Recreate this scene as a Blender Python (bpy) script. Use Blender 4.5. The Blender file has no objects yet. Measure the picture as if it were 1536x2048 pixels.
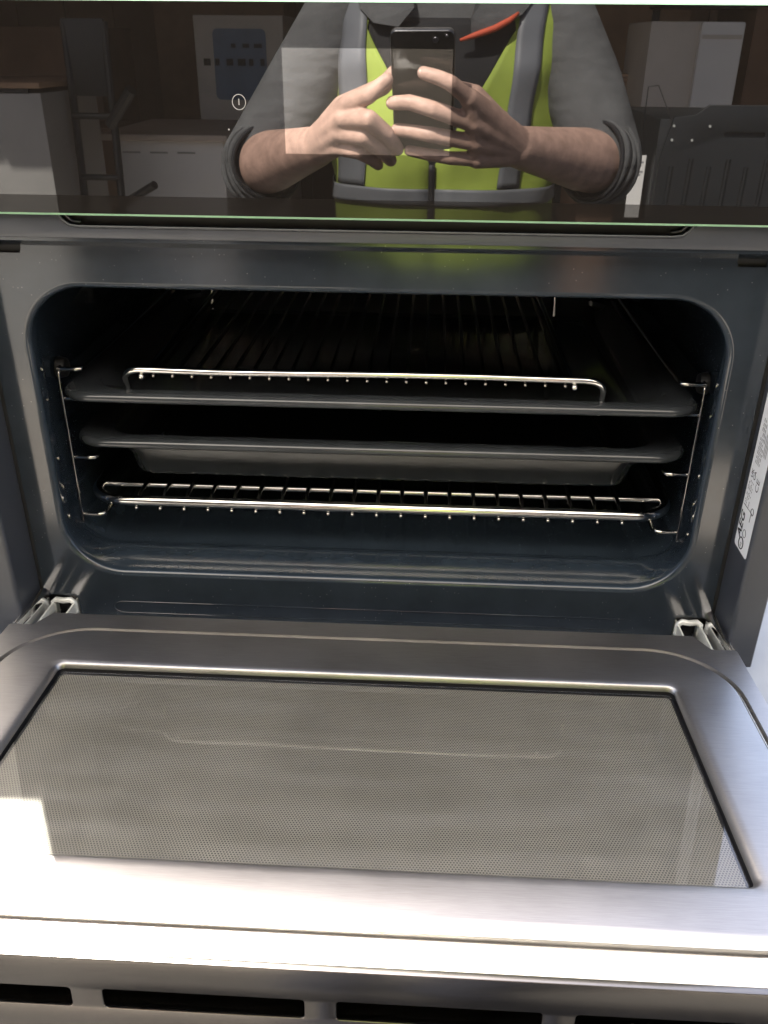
import bpy, bmesh, math, random
from mathutils import Vector, Matrix, Quaternion
random.seed(7)
SC = bpy.context.scene
COL = SC.collection
S = 0.001                                   # the scene is measured in millimetres and stored in metres

# ------------------------------------------------------------------ camera, sky, sun, exposure
CAM = Vector((37.07, -596.99, 362.16))
RT = Vector((0.9986448, 0.0513952, 0.0081866))
FW = Vector((-0.0414894, 0.8811842, -0.4709491))
UP = Vector((-0.0314184, 0.4699713, 0.8821224))
cd = bpy.data.cameras.new('camera')
cam = bpy.data.objects.new('camera', cd)
COL.objects.link(cam)
m = Matrix.Identity(4)
for i in range(3):
    m[i][0] = RT[i]; m[i][1] = UP[i]; m[i][2] = -FW[i]; m[i][3] = CAM[i] * S
cam.matrix_world = m
cd.sensor_fit = 'HORIZONTAL'; cd.sensor_width = 36.0; cd.lens = 36.0 * 1764.12 / 1536.0
cd.clip_start = 0.005; cd.clip_end = 500
SC.camera = cam

SUN_EL, SUN_AZ = math.radians(49.2), math.radians(-29)
w = bpy.data.worlds.new('World'); SC.world = w; w.use_nodes = True
nt = w.node_tree
for n in list(nt.nodes): nt.nodes.remove(n)
sky = nt.nodes.new('ShaderNodeTexSky'); sky.sky_type = 'NISHITA'; sky.sun_disc = False
sky.sun_elevation = SUN_EL; sky.sun_rotation = SUN_AZ
sky.air_density = 0.7; sky.dust_density = 3.0; sky.ozone_density = 1.0
bg = nt.nodes.new('ShaderNodeBackground'); bg.inputs[1].default_value = 0.072
wo = nt.nodes.new('ShaderNodeOutputWorld')
nt.links.new(sky.outputs[0], bg.inputs[0]); nt.links.new(bg.outputs[0], wo.inputs[0])
sd = bpy.data.lights.new('sun', 'SUN'); sd.energy = 3.6; sd.angle = math.radians(0.53); sd.color = (1.0, 0.95, 0.87)
sun = bpy.data.objects.new('sun', sd); COL.objects.link(sun)
sv = Vector((math.sin(SUN_AZ) * math.cos(SUN_EL), math.cos(SUN_AZ) * math.cos(SUN_EL), math.sin(SUN_EL)))
sun.rotation_euler = sv.to_track_quat('Z', 'Y').to_euler()
sun.location = sv * 20
SC.view_settings.view_transform = 'Standard'; SC.view_settings.look = 'None'
SC.view_settings.gamma = 1.0; SC.view_settings.exposure = 3.2
SC.cycles.max_bounces = 10; SC.cycles.glossy_bounces = 8; SC.cycles.diffuse_bounces = 5
SC.cycles.transparent_max_bounces = 8
SC.cycles.sample_clamp_indirect = 6.0
SC.cycles.blur_glossy = 0.3

# ------------------------------------------------------------------ materials
def node_mat(name):
    mt = bpy.data.materials.new(name); mt.use_nodes = True
    t = mt.node_tree
    return mt, t, t.nodes['Principled BSDF']

def coord(t, scale=(1, 1, 1)):
    tc = t.nodes.new('ShaderNodeTexCoord'); mp = t.nodes.new('ShaderNodeMapping')
    mp.inputs['Scale'].default_value = scale
    t.links.new(tc.outputs['Object'], mp.inputs[0])
    return mp.outputs[0]

def noise(t, vec, scale, detail=3, rough=0.6):
    n = t.nodes.new('ShaderNodeTexNoise'); n.inputs['Scale'].default_value = scale
    n.inputs['Detail'].default_value = detail; n.inputs['Roughness'].default_value = rough
    t.links.new(vec, n.inputs['Vector']); return n.outputs['Fac']

def ramp(t, fac, stops):
    r = t.nodes.new('ShaderNodeValToRGB')
    while len(r.color_ramp.elements) < len(stops): r.color_ramp.elements.new(0.5)
    for e, (p, c) in zip(r.color_ramp.elements, stops):
        e.position = p; e.color = (c[0], c[1], c[2], 1) if len(c) == 3 else c
    t.links.new(fac, r.inputs[0]); return r.outputs[0]

def mathn(t, op, a, b=None, c=None):
    n = t.nodes.new('ShaderNodeMath'); n.operation = op
    for i, v in enumerate((a, b, c)):
        if v is None: continue
        if isinstance(v, (int, float)): n.inputs[i].default_value = v
        else: t.links.new(v, n.inputs[i])
    return n.outputs[0]

def bump(t, b, height, strength, dist):
    n = t.nodes.new('ShaderNodeBump'); n.inputs['Strength'].default_value = strength
    n.inputs['Distance'].default_value = dist
    t.links.new(height, n.inputs['Height']); t.links.new(n.outputs[0], b.inputs['Normal'])

def rough_map(t, b, fac, lo, hi):
    mr = t.nodes.new('ShaderNodeMapRange'); mr.inputs[3].default_value = lo; mr.inputs[4].default_value = hi
    t.links.new(fac, mr.inputs[0]); t.links.new(mr.outputs[0], b.inputs['Roughness'])

def plain(name, c, rough=0.5, metal=0.0, ior=1.5, var=0.12, nscale=40, bumpy=0.0, bscale=200):
    mt, t, b = node_mat(name)
    v = coord(t)
    f = noise(t, v, nscale)
    lo = [x * (1 - var) for x in c]; hi = [min(1, x * (1 + var)) for x in c]
    t.links.new(ramp(t, f, [(0.3, lo), (0.7, hi)]), b.inputs['Base Color'])
    b.inputs['Metallic'].default_value = metal; b.inputs['IOR'].default_value = ior
    rough_map(t, b, f, max(0, rough - 0.04), min(1, rough + 0.04))
    if bumpy: bump(t, b, noise(t, v, bscale, 4), bumpy, 0.001)
    return mt

def enamel(name, base, rough, fleck=1.0):
    mt, t, b = node_mat(name)
    v = coord(t)
    vo = t.nodes.new('ShaderNodeTexVoronoi'); vo.inputs['Scale'].default_value = 330
    t.links.new(v, vo.inputs['Vector'])
    dots = mathn(t, 'LESS_THAN', vo.outputs['Distance'], 0.13)
    sep = t.nodes.new('ShaderNodeSeparateColor'); t.links.new(vo.outputs['Color'], sep.inputs[0])
    few = mathn(t, 'GREATER_THAN', sep.outputs[0], 0.78)
    clump = mathn(t, 'GREATER_THAN', noise(t, v, 22, 2), 0.43)
    fl = mathn(t, 'MULTIPLY', mathn(t, 'MULTIPLY', dots, few), mathn(t, 'MULTIPLY', clump, fleck))
    mix = t.nodes.new('ShaderNodeMix'); mix.data_type = 'RGBA'
    t.links.new(fl, mix.inputs['Factor'])
    t.links.new(ramp(t, noise(t, v, 30, 3), [(0.3, [x * 0.85 for x in base]), (0.7, [x * 1.15 for x in base])]), mix.inputs['A'])
    mix.inputs['B'].default_value = (0.30, 0.31, 0.32, 1)
    t.links.new(mix.outputs['Result'], b.inputs['Base Color'])
    rough_map(t, b, noise(t, v, 60, 4), rough * 0.8, rough * 1.25)
    b.inputs['IOR'].default_value = 1.52
    return mt

M = {}
M['enamel'] = enamel('dark grey speckled enamel', (0.020, 0.026, 0.034), 0.10, 0.28)
M['cavity'] = enamel('cavity enamel', (0.019, 0.027, 0.037), 0.095, 0.3)
M['tray'] = enamel('tray enamel', (0.032, 0.036, 0.041), 0.15, 0.0)
M['trim'] = plain('painted dark grey trim', (0.036, 0.040, 0.049), 0.34, var=0.08)
M['gap'] = plain('black rubber and gap shade', (0.006, 0.006, 0.007), 0.6)  # near-black rubber, also painted in where gaps and recesses hold only shade
M['vent_shade'] = plain('painted vent shade', (0.002, 0.002, 0.002), 1.0)  # shade inside the vent slots, put into a near-black colour
M['vent_shade'].node_tree.nodes['Principled BSDF'].inputs['Specular IOR Level'].default_value = 0.0
M['chrome'] = plain('chromed wire', (0.72, 0.71, 0.69), 0.13, 1.0, var=0.05, nscale=90)
M['rail'] = plain('rack rail wire', (0.30, 0.29, 0.28), 0.07, 1.0, var=0.05, nscale=90)
M['railtip'] = plain('rack runner wire', (0.55, 0.54, 0.51), 0.06, 1.0, var=0.05, nscale=90)
M['rod2'] = plain('shelf rod wire', (0.42, 0.41, 0.39), 0.12, 1.0, var=0.1, nscale=90)
M['rod'] = plain('shaded rack rod', (0.30, 0.29, 0.27), 0.2, 1.0, var=0.1, nscale=90)  # chrome darkened in colour for rods lost in the dark cavity
M['zinc'] = plain('zinc plated hinge steel', (0.60, 0.61, 0.57), 0.33, 0.3, var=0.12, nscale=70)
M['bright'] = plain('polished hinge plate', (0.80, 0.80, 0.82), 0.10, 1.0)
M['seam'] = plain('pale seam strip', (0.60, 0.57, 0.50), 0.22, 0.9)
M['casing'] = plain('galvanised casing', (0.30, 0.31, 0.32), 0.45, 0.8)

def steel(name, c, rough, stretch, sp_=0.10):
    mt, t, b = node_mat(name)
    v = coord(t, stretch)
    f = noise(t, v, 9, 5, 0.65)
    big = noise(t, coord(t), 9, 3)
    mixf = mathn(t, 'ADD', mathn(t, 'MULTIPLY', f, 0.5), mathn(t, 'MULTIPLY', big, 0.5))
    t.links.new(ramp(t, mixf, [(0.36, [x * 0.84 for x in c]), (0.64, [min(1, x * 1.16) for x in c])]), b.inputs['Base Color'])
    b.inputs['Metallic'].default_value = 1.0
    rough_map(t, b, mixf, rough - sp_, rough + sp_)
    bump(t, b, f, 0.04, 0.0004)
    return mt
M['steel'] = steel('brushed door steel', (0.39, 0.375, 0.36), 0.42, (8, 300, 300))
M['steel_shaded'] = steel('shaded door steel', (0.21, 0.195, 0.18), 0.205, (8, 300, 300), 0.04)  # the door steel again, shade of its front edge put into the colour

def glass_front(name, base, ior, rough=0.0):
    mt, t, b = node_mat(name)
    v = coord(t)
    t.links.new(ramp(t, noise(t, v, 12, 4), [(0.3, [x * 0.9 for x in base]), (0.7, [x * 1.1 for x in base])]), b.inputs['Base Color'])
    b.inputs['Roughness'].default_value = rough; b.inputs['IOR'].default_value = ior
    return mt
M['panel'] = glass_front('black control glass', (0.0085, 0.0075, 0.0068), 1.70, 0.012)
M['display'] = glass_front('unlit display glass', (0.052, 0.048, 0.043), 2.35, 0.012)
M['band'] = glass_front('clear lower glass band', (0.012, 0.0105, 0.0095), 1.33, 0.012)
M['glass_edge'] = plain('lit green glass edge', (0.36, 0.62, 0.40), 0.25, var=0.05)  # glass green brightened to carry the light piped through to its edge
M['print'] = plain('light grey glass print', (0.35, 0.35, 0.34), 0.5, var=0.03)

# perforated microwave screen: a hexagonal field of dark holes in a pale web
mt, t, b = node_mat('perforated screen'); M['mesh'] = mt
tc = t.nodes.new('ShaderNodeTexCoord'); sp = t.nodes.new('ShaderNodeSeparateXYZ'); t.links.new(tc.outputs['Object'], sp.inputs[0])
PX, PY = 0.00170, 0.00170 * 1.732
def cell(off):
    ax = mathn(t, 'MULTIPLY', mathn(t, 'SUBTRACT', mathn(t, 'FRACT', mathn(t, 'ADD', mathn(t, 'MULTIPLY', sp.outputs[0], 1 / PX), 500 + off)), 0.5), 1.0)
    ay = mathn(t, 'MULTIPLY', mathn(t, 'SUBTRACT', mathn(t, 'FRACT', mathn(t, 'ADD', mathn(t, 'MULTIPLY', sp.outputs[1], 1 / PY), 500 + off)), 0.5), 1.732)
    return mathn(t, 'SQRT', mathn(t, 'ADD', mathn(t, 'MULTIPLY', ax, ax), mathn(t, 'MULTIPLY', ay, ay)))
dist = mathn(t, 'MINIMUM', cell(0.0), cell(0.5))
hole = mathn(t, 'LESS_THAN', dist, 0.31)
mix = t.nodes.new('ShaderNodeMix'); mix.data_type = 'RGBA'; t.links.new(hole, mix.inputs['Factor'])
t.links.new(ramp(t, noise(t, tc.outputs['Object'], 14, 4), [(0.3, (0.155, 0.138, 0.115)), (0.7, (0.20, 0.179, 0.150))]), mix.inputs['A'])
mix.inputs['B'].default_value = (0.030, 0.027, 0.022, 1)
t.links.new(mix.outputs['Result'], b.inputs['Base Color']); b.inputs['Roughness'].default_value = 0.5
b.inputs['Specular IOR Level'].default_value = 0.3

# thin clear pane of the door
mt = bpy.data.materials.new('clear door pane'); mt.use_nodes = True; t = mt.node_tree; M['pane'] = mt
for n in list(t.nodes): t.nodes.remove(n)
out = t.nodes.new('ShaderNodeOutputMaterial'); ms = t.nodes.new('ShaderNodeMixShader')
tr = t.nodes.new('ShaderNodeBsdfTransparent'); gl = t.nodes.new('ShaderNodeBsdfGlossy'); gl.inputs['Roughness'].default_value = 0.01
fr = t.nodes.new('ShaderNodeFresnel')
ge = t.nodes.new('ShaderNodeNewGeometry')
t.links.new(mathn(t, 'SUBTRACT', 1.85, mathn(t, 'MULTIPLY', ge.outputs['Backfacing'], 1.85 - 1 / 1.85)), fr.inputs['IOR'])
tr.inputs[0].default_value = (0.95, 0.97, 0.95, 1)
smear = noise(t, coord(t, (3, 1, 1)), 9, 5)
rm = t.nodes.new('ShaderNodeMapRange'); rm.inputs[1].default_value = 0.45; rm.inputs[2].default_value = 0.8
rm.inputs[3].default_value = 0.0; rm.inputs[4].default_value = 0.10
t.links.new(smear, rm.inputs[0]); t.links.new(rm.outputs[0], gl.inputs['Roughness'])
t.links.new(fr.outputs[0], ms.inputs[0]); t.links.new(tr.outputs[0], ms.inputs[1]); t.links.new(gl.outputs[0], ms.inputs[2])
df = t.nodes.new('ShaderNodeBsdfDiffuse'); df.inputs[0].default_value = (0.6, 0.58, 0.54, 1)
m2 = t.nodes.new('ShaderNodeMixShader')
st = mathn(t, 'ADD', mathn(t, 'MULTIPLY', noise(t, coord(t, (0.6, 5, 1)), 11, 6, 0.7), 0.6), mathn(t, 'MULTIPLY', noise(t, coord(t), 420, 2), 0.4))
r2_ = t.nodes.new('ShaderNodeMapRange'); r2_.inputs[1].default_value = 0.46; r2_.inputs[2].default_value = 0.72; r2_.inputs[3].default_value = 0.0; r2_.inputs[4].default_value = 0.09
t.links.new(st, r2_.inputs[0]); t.links.new(r2_.outputs[0], m2.inputs[0])
t.links.new(ms.outputs[0], m2.inputs[1]); t.links.new(df.outputs[0], m2.inputs[2])
t.links.new(m2.outputs[0], out.inputs[0])

M['label'] = plain('white label paper', (0.74, 0.75, 0.76), 0.45, var=0.03)
M['ink'] = plain('black label ink', (0.012, 0.012, 0.013), 0.6)
M['ink_grey'] = plain('grey label ink', (0.22, 0.22, 0.23), 0.6)
M['white'] = plain('white appliance paint', (0.80, 0.78, 0.75), 0.35, var=0.04, nscale=6)
M['offwhite'] = plain('grey white sheet', (0.62, 0.555, 0.48), 0.5, var=0.08, nscale=6)
M['dark'] = plain('black appliance back', (0.013, 0.015, 0.017), 0.45, var=0.2)
M['card'] = plain('brown cardboard', (0.30, 0.19, 0.12), 0.8, var=0.18, nscale=8)
M['card_dark'] = plain('dark brown cardboard', (0.17, 0.10, 0.065), 0.8, var=0.2, nscale=8)
M['bluefilm'] = plain('blue protective sheet', (0.13, 0.20, 0.30), 0.4, var=0.15, nscale=6)
M['beech'] = plain('pale beech worktop', (0.60, 0.50, 0.42), 0.5, var=0.1, nscale=5)
M['table'] = plain('pale grey table top', (0.30, 0.32, 0.34), 0.6, var=0.12, nscale=9)
M['greysheet'] = plain('grey sheet', (0.33, 0.32, 0.30), 0.5, var=0.08, nscale=6)
M['wall'] = plain('brown sheeted wall', (0.20, 0.13, 0.095), 0.8, var=0.25, nscale=1.5)
M['bounce_facade'] = plain('pale bounce cladding', (0.58, 0.54, 0.47), 0.6, var=0.08, nscale=2)
M['asphalt'] = plain('grey asphalt', (0.042, 0.041, 0.039), 0.9, var=0.2, nscale=5, bumpy=0.4, bscale=120)
M['roofm'] = plain('grey sheet roof', (0.30, 0.29, 0.28), 0.7, var=0.15, nscale=2)
M['concrete'] = plain('pale concrete', (0.38, 0.345, 0.30), 0.85, var=0.16, nscale=3, bumpy=0.3, bscale=80)
M['board'] = plain('grey pine board', (0.36, 0.24, 0.16), 0.7, var=0.25, nscale=10)
M['skin'] = plain('skin', (0.49, 0.315, 0.245), 0.5, ior=1.42, var=0.22, nscale=55, bumpy=0.5, bscale=300)
M['nail'] = plain('fingernail', (0.68, 0.47, 0.39), 0.28, var=0.03)
M['hair'] = plain('brown hair', (0.06, 0.035, 0.02), 0.55, var=0.4, nscale=120, bumpy=0.6, bscale=300)
M['eye'] = plain('eye white', (0.7, 0.68, 0.65), 0.2, var=0.02)
M['iris'] = plain('iris', (0.05, 0.03, 0.02), 0.2)
M['vest'] = plain('fluorescent yellow mesh cloth', (0.32, 0.41, 0.06), 0.75, var=0.14, nscale=14, bumpy=0.5, bscale=45)
M['reflective'] = plain('grey reflective tape', (0.14, 0.147, 0.16), 0.5, var=0.10, nscale=16, bumpy=0.2, bscale=40)
M['black_cloth'] = plain('black cloth', (0.014, 0.014, 0.016), 0.85, bumpy=0.5, bscale=60)
M['navy'] = plain('navy trouser cloth', (0.02, 0.023, 0.035), 0.85, bumpy=0.5, bscale=50)
M['orange'] = plain('orange piping', (0.62, 0.10, 0.045), 0.7)
M['zip'] = plain('black zip tape', (0.012, 0.012, 0.014), 0.6)
M['phone'] = plain('black phone glass', (0.010, 0.010, 0.010), 0.08)
M['phone_rim'] = plain('phone metal rim', (0.30, 0.30, 0.31), 0.3, 1.0)
M['lens'] = plain('camera lens glass', (0.03, 0.032, 0.04), 0.05)
M['greenlogo'] = plain('green print', (0.035, 0.12, 0.09), 0.4)
M['shoe'] = plain('shoe leather', (0.02, 0.018, 0.016), 0.5)
# heather grey sweatshirt
mt, t, b = node_mat('heather grey sweatshirt'); M['sweat'] = mt
v = coord(t)
f = mathn(t, 'ADD', mathn(t, 'MULTIPLY', noise(t, coord(t, (1, 1, 3)), 520, 2), 0.55), mathn(t, 'MULTIPLY', noise(t, v, 18, 4), 0.45))
t.links.new(ramp(t, f, [(0.35, (0.060, 0.061, 0.062)), (0.65, (0.128, 0.130, 0.130))]), b.inputs['Base Color'])
b.inputs['Roughness'].default_value = 0.9
bump(t, b, mathn(t, 'ADD', noise(t, coord(t, (1.0, 1.0, 2.6)), 11, 2, 0.45), mathn(t, 'MULTIPLY', noise(t, coord(t), 260, 2), 0.05)), 0.85, 0.014)

# ------------------------------------------------------------------ mesh helpers
def link(name, me, mat=None, parent=None, smooth=30):
    o = bpy.data.objects.new(name, me); COL.objects.link(o)
    if mat is not None:
        for mm in (mat if isinstance(mat, (list, tuple)) else [mat]):
            me.materials.append(M[mm])
    if smooth:
        for p in me.polygons: p.use_smooth = True
        me.set_sharp_from_angle(angle=math.radians(smooth))
    if parent is not None:
        o.parent = parent
        o.matrix_parent_inverse = Matrix.Translation(-Vector(parent.location)) if parent.type == 'EMPTY' else Matrix.Identity(4)
    return o

class MB:
    """collects shapes given in millimetres"""
    def __init__(s): s.v = []; s.f = []; s.mi = []; s.cur = 0
    def add(s, vs, fs):
        o = len(s.v); s.v += [tuple(p) for p in vs]
        for f in fs: s.f.append([o + i for i in f]); s.mi.append(s.cur)
        return s
    def box(s, a, b, fn=None):
        x0, y0, z0 = a; x1, y1, z1 = b
        vs = [(x0, y0, z0), (x1, y0, z0), (x1, y1, z0), (x0, y1, z0), (x0, y0, z1), (x1, y0, z1), (x1, y1, z1), (x0, y1, z1)]
        if fn: vs = [fn(p) for p in vs]
        return s.add(vs, [(0, 3, 2, 1), (4, 5, 6, 7), (0, 1, 5, 4), (1, 2, 6, 5), (2, 3, 7, 6), (3, 0, 4, 7)])
    def tube(s, pts, r, n=10, closed=False, cap=True):
        pts = [Vector(p) for p in pts]; N = len(pts)
        rs = r if isinstance(r, (list, tuple)) else [r] * N
        vs = []; prev = None
        for i, p in enumerate(pts):
            a = pts[(i - 1) % N] if (closed or i > 0) else p
            c = pts[(i + 1) % N] if (closed or i < N - 1) else p
            d = (c - a).normalized()
            if prev is None:
                ref = Vector((0, 0, 1)) if abs(d.z) < 0.9 else Vector((0, 1, 0))
                u = d.cross(ref).normalized()
            else:
                u = (prev - d * prev.dot(d)).normalized()
            prev = u; q = d.cross(u)
            for k in range(n):
                an = 2 * math.pi * k / n
                vs.append(p + (u * math.cos(an) + q * math.sin(an)) * rs[i])
        fs = []
        for i in range(N if closed else N - 1):
            j = (i + 1) % N
            for k in range(n):
                k2 = (k + 1) % n
                fs.append((i * n + k, i * n + k2, j * n + k2, j * n + k))
        if cap and not closed:
            fs.append(tuple(range(n - 1, -1, -1))); fs.append(tuple((N - 1) * n + k for k in range(n)))
        return s.add(vs, fs)
    def loops(s, loops, cap0=False, cap1=False, closed=True):
        n = len(loops[0]); vs = [p for l in loops for p in l]; fs = []
        for i in range(len(loops) - 1):
            for k in range(n if closed else n - 1):
                k2 = (k + 1) % n
                fs.append((i * n + k, i * n + k2, (i + 1) * n + k2, (i + 1) * n + k))
        if cap0: fs.append(tuple(range(n - 1, -1, -1)))
        if cap1: fs.append(tuple((len(loops) - 1) * n + k for k in range(n)))
        return s.add(vs, fs)
    def mesh(s, name):
        me = bpy.data.meshes.new(name)
        me.from_pydata([(x * S, y * S, z * S) for x, y, z in s.v], [], s.f)
        return me
    def build(s, name, mat, parent=None, smooth=30, fix=True, bevel=0, solid=0):
        me = s.mesh(name)
        if fix:
            bm = bmesh.new(); bm.from_mesh(me)
            bmesh.ops.remove_doubles(bm, verts=bm.verts, dist=1e-7)
            bmesh.ops.recalc_face_normals(bm, faces=bm.faces)
            if bevel:
                ed = [e for e in bm.edges if len(e.link_faces) == 2 and e.calc_face_angle(0) > 0.6]
                bmesh.ops.bevel(bm, geom=ed, offset=bevel * S, segments=2, affect='EDGES', profile=0.6)
            bm.to_mesh(me); bm.free()
        o = link(name, me, mat, parent, smooth)
        if solid:
            sm = o.modifiers.new('thickness', 'SOLIDIFY'); sm.thickness = solid * S; sm.offset = -1
        return o

def rr(cx, cy, hw, hh, r, k=8):
    """rounded rectangle, counter-clockwise"""
    pts = []
    r = min(r, hw, hh)
    for sx, sy, a0 in ((1, 1, 0), (-1, 1, 90), (-1, -1, 180), (1, -1, 270)):
        for i in range(k + 1):
            a = math.radians(a0 + 90 * i / k)
            pts.append((cx + sx * (hw - r) + r * math.cos(a), cy + sy * (hh - r) + r * math.sin(a)))
    return pts

def sheet(polys, thick, fn, name, mat, parent=None, bev=0.0, smooth=30):
    """flat plate with holes: first polygon outer, others holes; fn maps (u, v, w) to millimetres"""
    cu = bpy.data.curves.new('tmp', 'CURVE'); cu.dimensions = '2D'; cu.fill_mode = 'BOTH'
    cu.extrude = thick / 2; cu.bevel_depth = bev; cu.bevel_resolution = 2
    for pl in polys:
        sp_ = cu.splines.new('POLY'); sp_.points.add(len(pl) - 1); sp_.use_cyclic_u = True
        for p, q in zip(sp_.points, pl): p.co = (q[0], q[1], 0, 1)
    ob = bpy.data.objects.new('tmp', cu)
    me = bpy.data.meshes.new_from_object(ob)
    me.name = name
    for vv in me.vertices:
        x, y, z = fn(vv.co.x, vv.co.y, vv.co.z); vv.co = (x * S, y * S, z * S)
    me.materials.clear()
    bpy.data.objects.remove(ob); bpy.data.curves.remove(cu)
    bm = bmesh.new(); bm.from_mesh(me)
    bmesh.ops.remove_doubles(bm, verts=bm.verts, dist=1e-6)
    bmesh.ops.recalc_face_normals(bm, faces=bm.faces)
    bm.to_mesh(me); bm.free()
    return link(name, me, mat, parent, smooth)

def thing(name, label, cat, loc=(0, 0, 0), group=None):
    o = bpy.data.objects.new(name, None); COL.objects.link(o)
    o.location = Vector(loc) * S; o.empty_display_size = 0.05
    return tag(o, label, cat, group)

def tag(o, label, cat, group=None):
    o['label'] = label; o['category'] = cat
    if group: o['group'] = group
    return o

def struct(o):
    o['kind'] = 'structure'; return o

def text_mesh(txt, size, fn, name, mat, parent, bold=0.0, shear=0.0, align='LEFT'):
    cu = bpy.data.curves.new('tmp', 'FONT'); cu.body = txt; cu.size = size; cu.offset = bold
    cu.shear = shear; cu.align_x = align; cu.align_y = 'CENTER'; cu.resolution_u = 3
    ob = bpy.data.objects.new('tmp', cu)
    me = bpy.data.meshes.new_from_object(ob); me.name = name
    for vv in me.vertices:
        x, y, z = fn(vv.co.x, vv.co.y, vv.co.z); vv.co = (x * S, y * S, z * S)
    me.materials.clear()
    bpy.data.objects.remove(ob); bpy.data.curves.remove(cu)
    return link(name, me, mat, parent, 0)

# ------------------------------------------------------------------ ground and the warehouse behind the photographer
FLOOR = -950.0
g = MB(); g.add([(-90000, -90000, FLOOR), (90000, -90000, FLOOR), (90000, 90000, FLOOR), (-90000, 90000, FLOOR)], [(0, 1, 2, 3)])
struct(g.build('ground', 'asphalt'))
g = MB(); g.box((-4600, -7600, FLOOR - 60), (4600, -1750, FLOOR + 4)); struct(g.build('warehouse_floor', 'concrete'))

wh = thing('warehouse', 'open brown warehouse bay behind the person taking the picture', 'warehouse', (0, -4500, FLOOR))
WX0, WX1, WY0, WY1, WZ = -4600, 4600, -7600, -1750, 2900
nb = 23
for i in range(nb):                                              # ribbed wall sheets of the back wall
    x0 = WX0 + (WX1 - WX0) * i / nb; x1 = WX0 + (WX1 - WX0) * (i + 1) / nb
    q = MB(); q.box((x0 + 4, WY0 - 60, FLOOR), (x1 - 4, WY0 + (12 if i % 2 else 0), WZ))
    q.build('wall_sheet', 'wall', wh)
MB().box((WX0 - 80, WY0, FLOOR), (WX0, WY1, WZ)).build('side_wall', 'wall', wh)
MB().box((WX1, WY0, FLOOR), (WX1 + 80, WY1, WZ)).build('side_wall', 'wall', wh)
MB().box((WX0 - 80, WY0 - 60, WZ), (WX1 + 80, WY1 - 90, WZ + 120)).build('roof', 'roofm', wh)
for i in range(16):                                              # unseen front above the bay, made tall and pale to bounce warm fill
    x0 = WX0 + (WX1 - WX0) * i / 16; x1 = WX0 + (WX1 - WX0) * (i + 1) / 16
    MB().box((x0 + 5, WY1 - 80, 1600), (x1 - 5, WY1 + (0 if i % 2 else 14), 5600)).build('bounce_sheet', 'bounce_facade', wh)
MB().box((WX0, WY1 - 70, 1600), (WX1, WY1 - 84, 5600)).build('front_lining', 'roofm', wh)

def appliance(name, label, cat, x0, x1, yf, depth, ztop, mat, zbot=FLOOR, group=None, top=None):
    t_ = thing(name, label, cat, ((x0 + x1) / 2, yf - depth / 2, zbot), group)
    MB().box((x0, yf - depth, zbot + 20), (x1, yf, ztop)).build('cabinet', mat, t_, bevel=6)
    zf = zbot + (4.2 if yf < -1750 else 0)
    for sx in (x0 + 30, x1 - 60):
        for sy in (yf - depth + 30, yf - 60): MB().box((sx, sy, zf), (sx + 30, sy + 30, zbot + 20)).build('foot', 'gap', t_)
    return t_

# low white cabinet with an overhanging top (image left)
a = appliance('white_cabinet', 'low white cabinet with overhanging flat top and three slots in its front', 'cabinet', -1445, -935, -3830, 800, -54, 'white')
MB().box((-1515, -4690, -54), (-905, -3780, -26)).build('worktop', 'beech', a, bevel=5)
for k in range(3):
    x = -1415 + k * 130
    MB().box((x, -3831, -112), (x + 85, -3828, -104)).build('vent_slot', 'greysheet', a)
# tall white appliance with a blue sheet
a = appliance('tall_white_appliance', 'tall white appliance with a blue square sheet on its front', 'appliance', -1388, -858, -5300, 560, 489, 'offwhite')
sheet([rr(-1120, 230, 158, 190, 30)], 3, lambda u, v_, w_: (u, -5297 + w_, v_), 'blue_sheet', 'bluefilm', a)
for r_ in range(2):
    for k in range(7 - r_ * 4):
        x = -1340 + k * 68 + r_ * 170
        MB().box((x, -5293, 225 + r_ * 95), (x + random.choice((26, 40, 48)), -5290, 262 + r_ * 80)).build('print_mark', 'ink', a)
# grey box at far left
a = appliance('grey_chest', 'large grey white chest with a dark slot below its lid', 'chest', -2250, -1428, -3010, 600, 180, 'greysheet')
MB().box((-2255, -3615, 196), (-1424, -2998, 216)).build('lid', 'card', a, bevel=4)
MB().box((-2240, -3012, 181), (-1470, -3004, 195)).build('lid_gap', 'ink', a)
# sack truck
a = thing('sack_truck', 'black sack truck leaning beside the grey chest', 'sack truck', (-1310, -3200, FLOOR))
q = MB(); q.box((-1400, -3260, 160), (-1235, -3235, 430)); q.build('back_plate', 'dark', a, bevel=4)
for x in (-1395, -1240):
    MB().tube([(x, -3150, FLOOR + 60), (x, -3230, -100), (x + 4, -3250, 420)], 16).build('upright', 'dark', a)
for z in (-620, -380, -140, 90):
    MB().tube([(-1395, -3215, z), (-1240, -3215, z)], 12).build('cross_bar', 'dark', a)
MB().tube([(-1240, -3190, 60), (-1120, -3130, 190)], 22).build('handle', 'dark', a)
MB().tube([(-1210, -3190, -230), (-1060, -3100, -150)], 16).build('handle', 'dark', a)
for x in (-1420, -1215):
    MB().tube([(x - 20, -3280, FLOOR + 110), (x + 20, -3280, FLOOR + 110)], 110, 24).build('wheel', 'dark', a, bevel=8)
MB().box((-1420, -3120, FLOOR), (-1215, -2960, FLOOR + 12)).build('toe_plate', 'dark', a)
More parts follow.
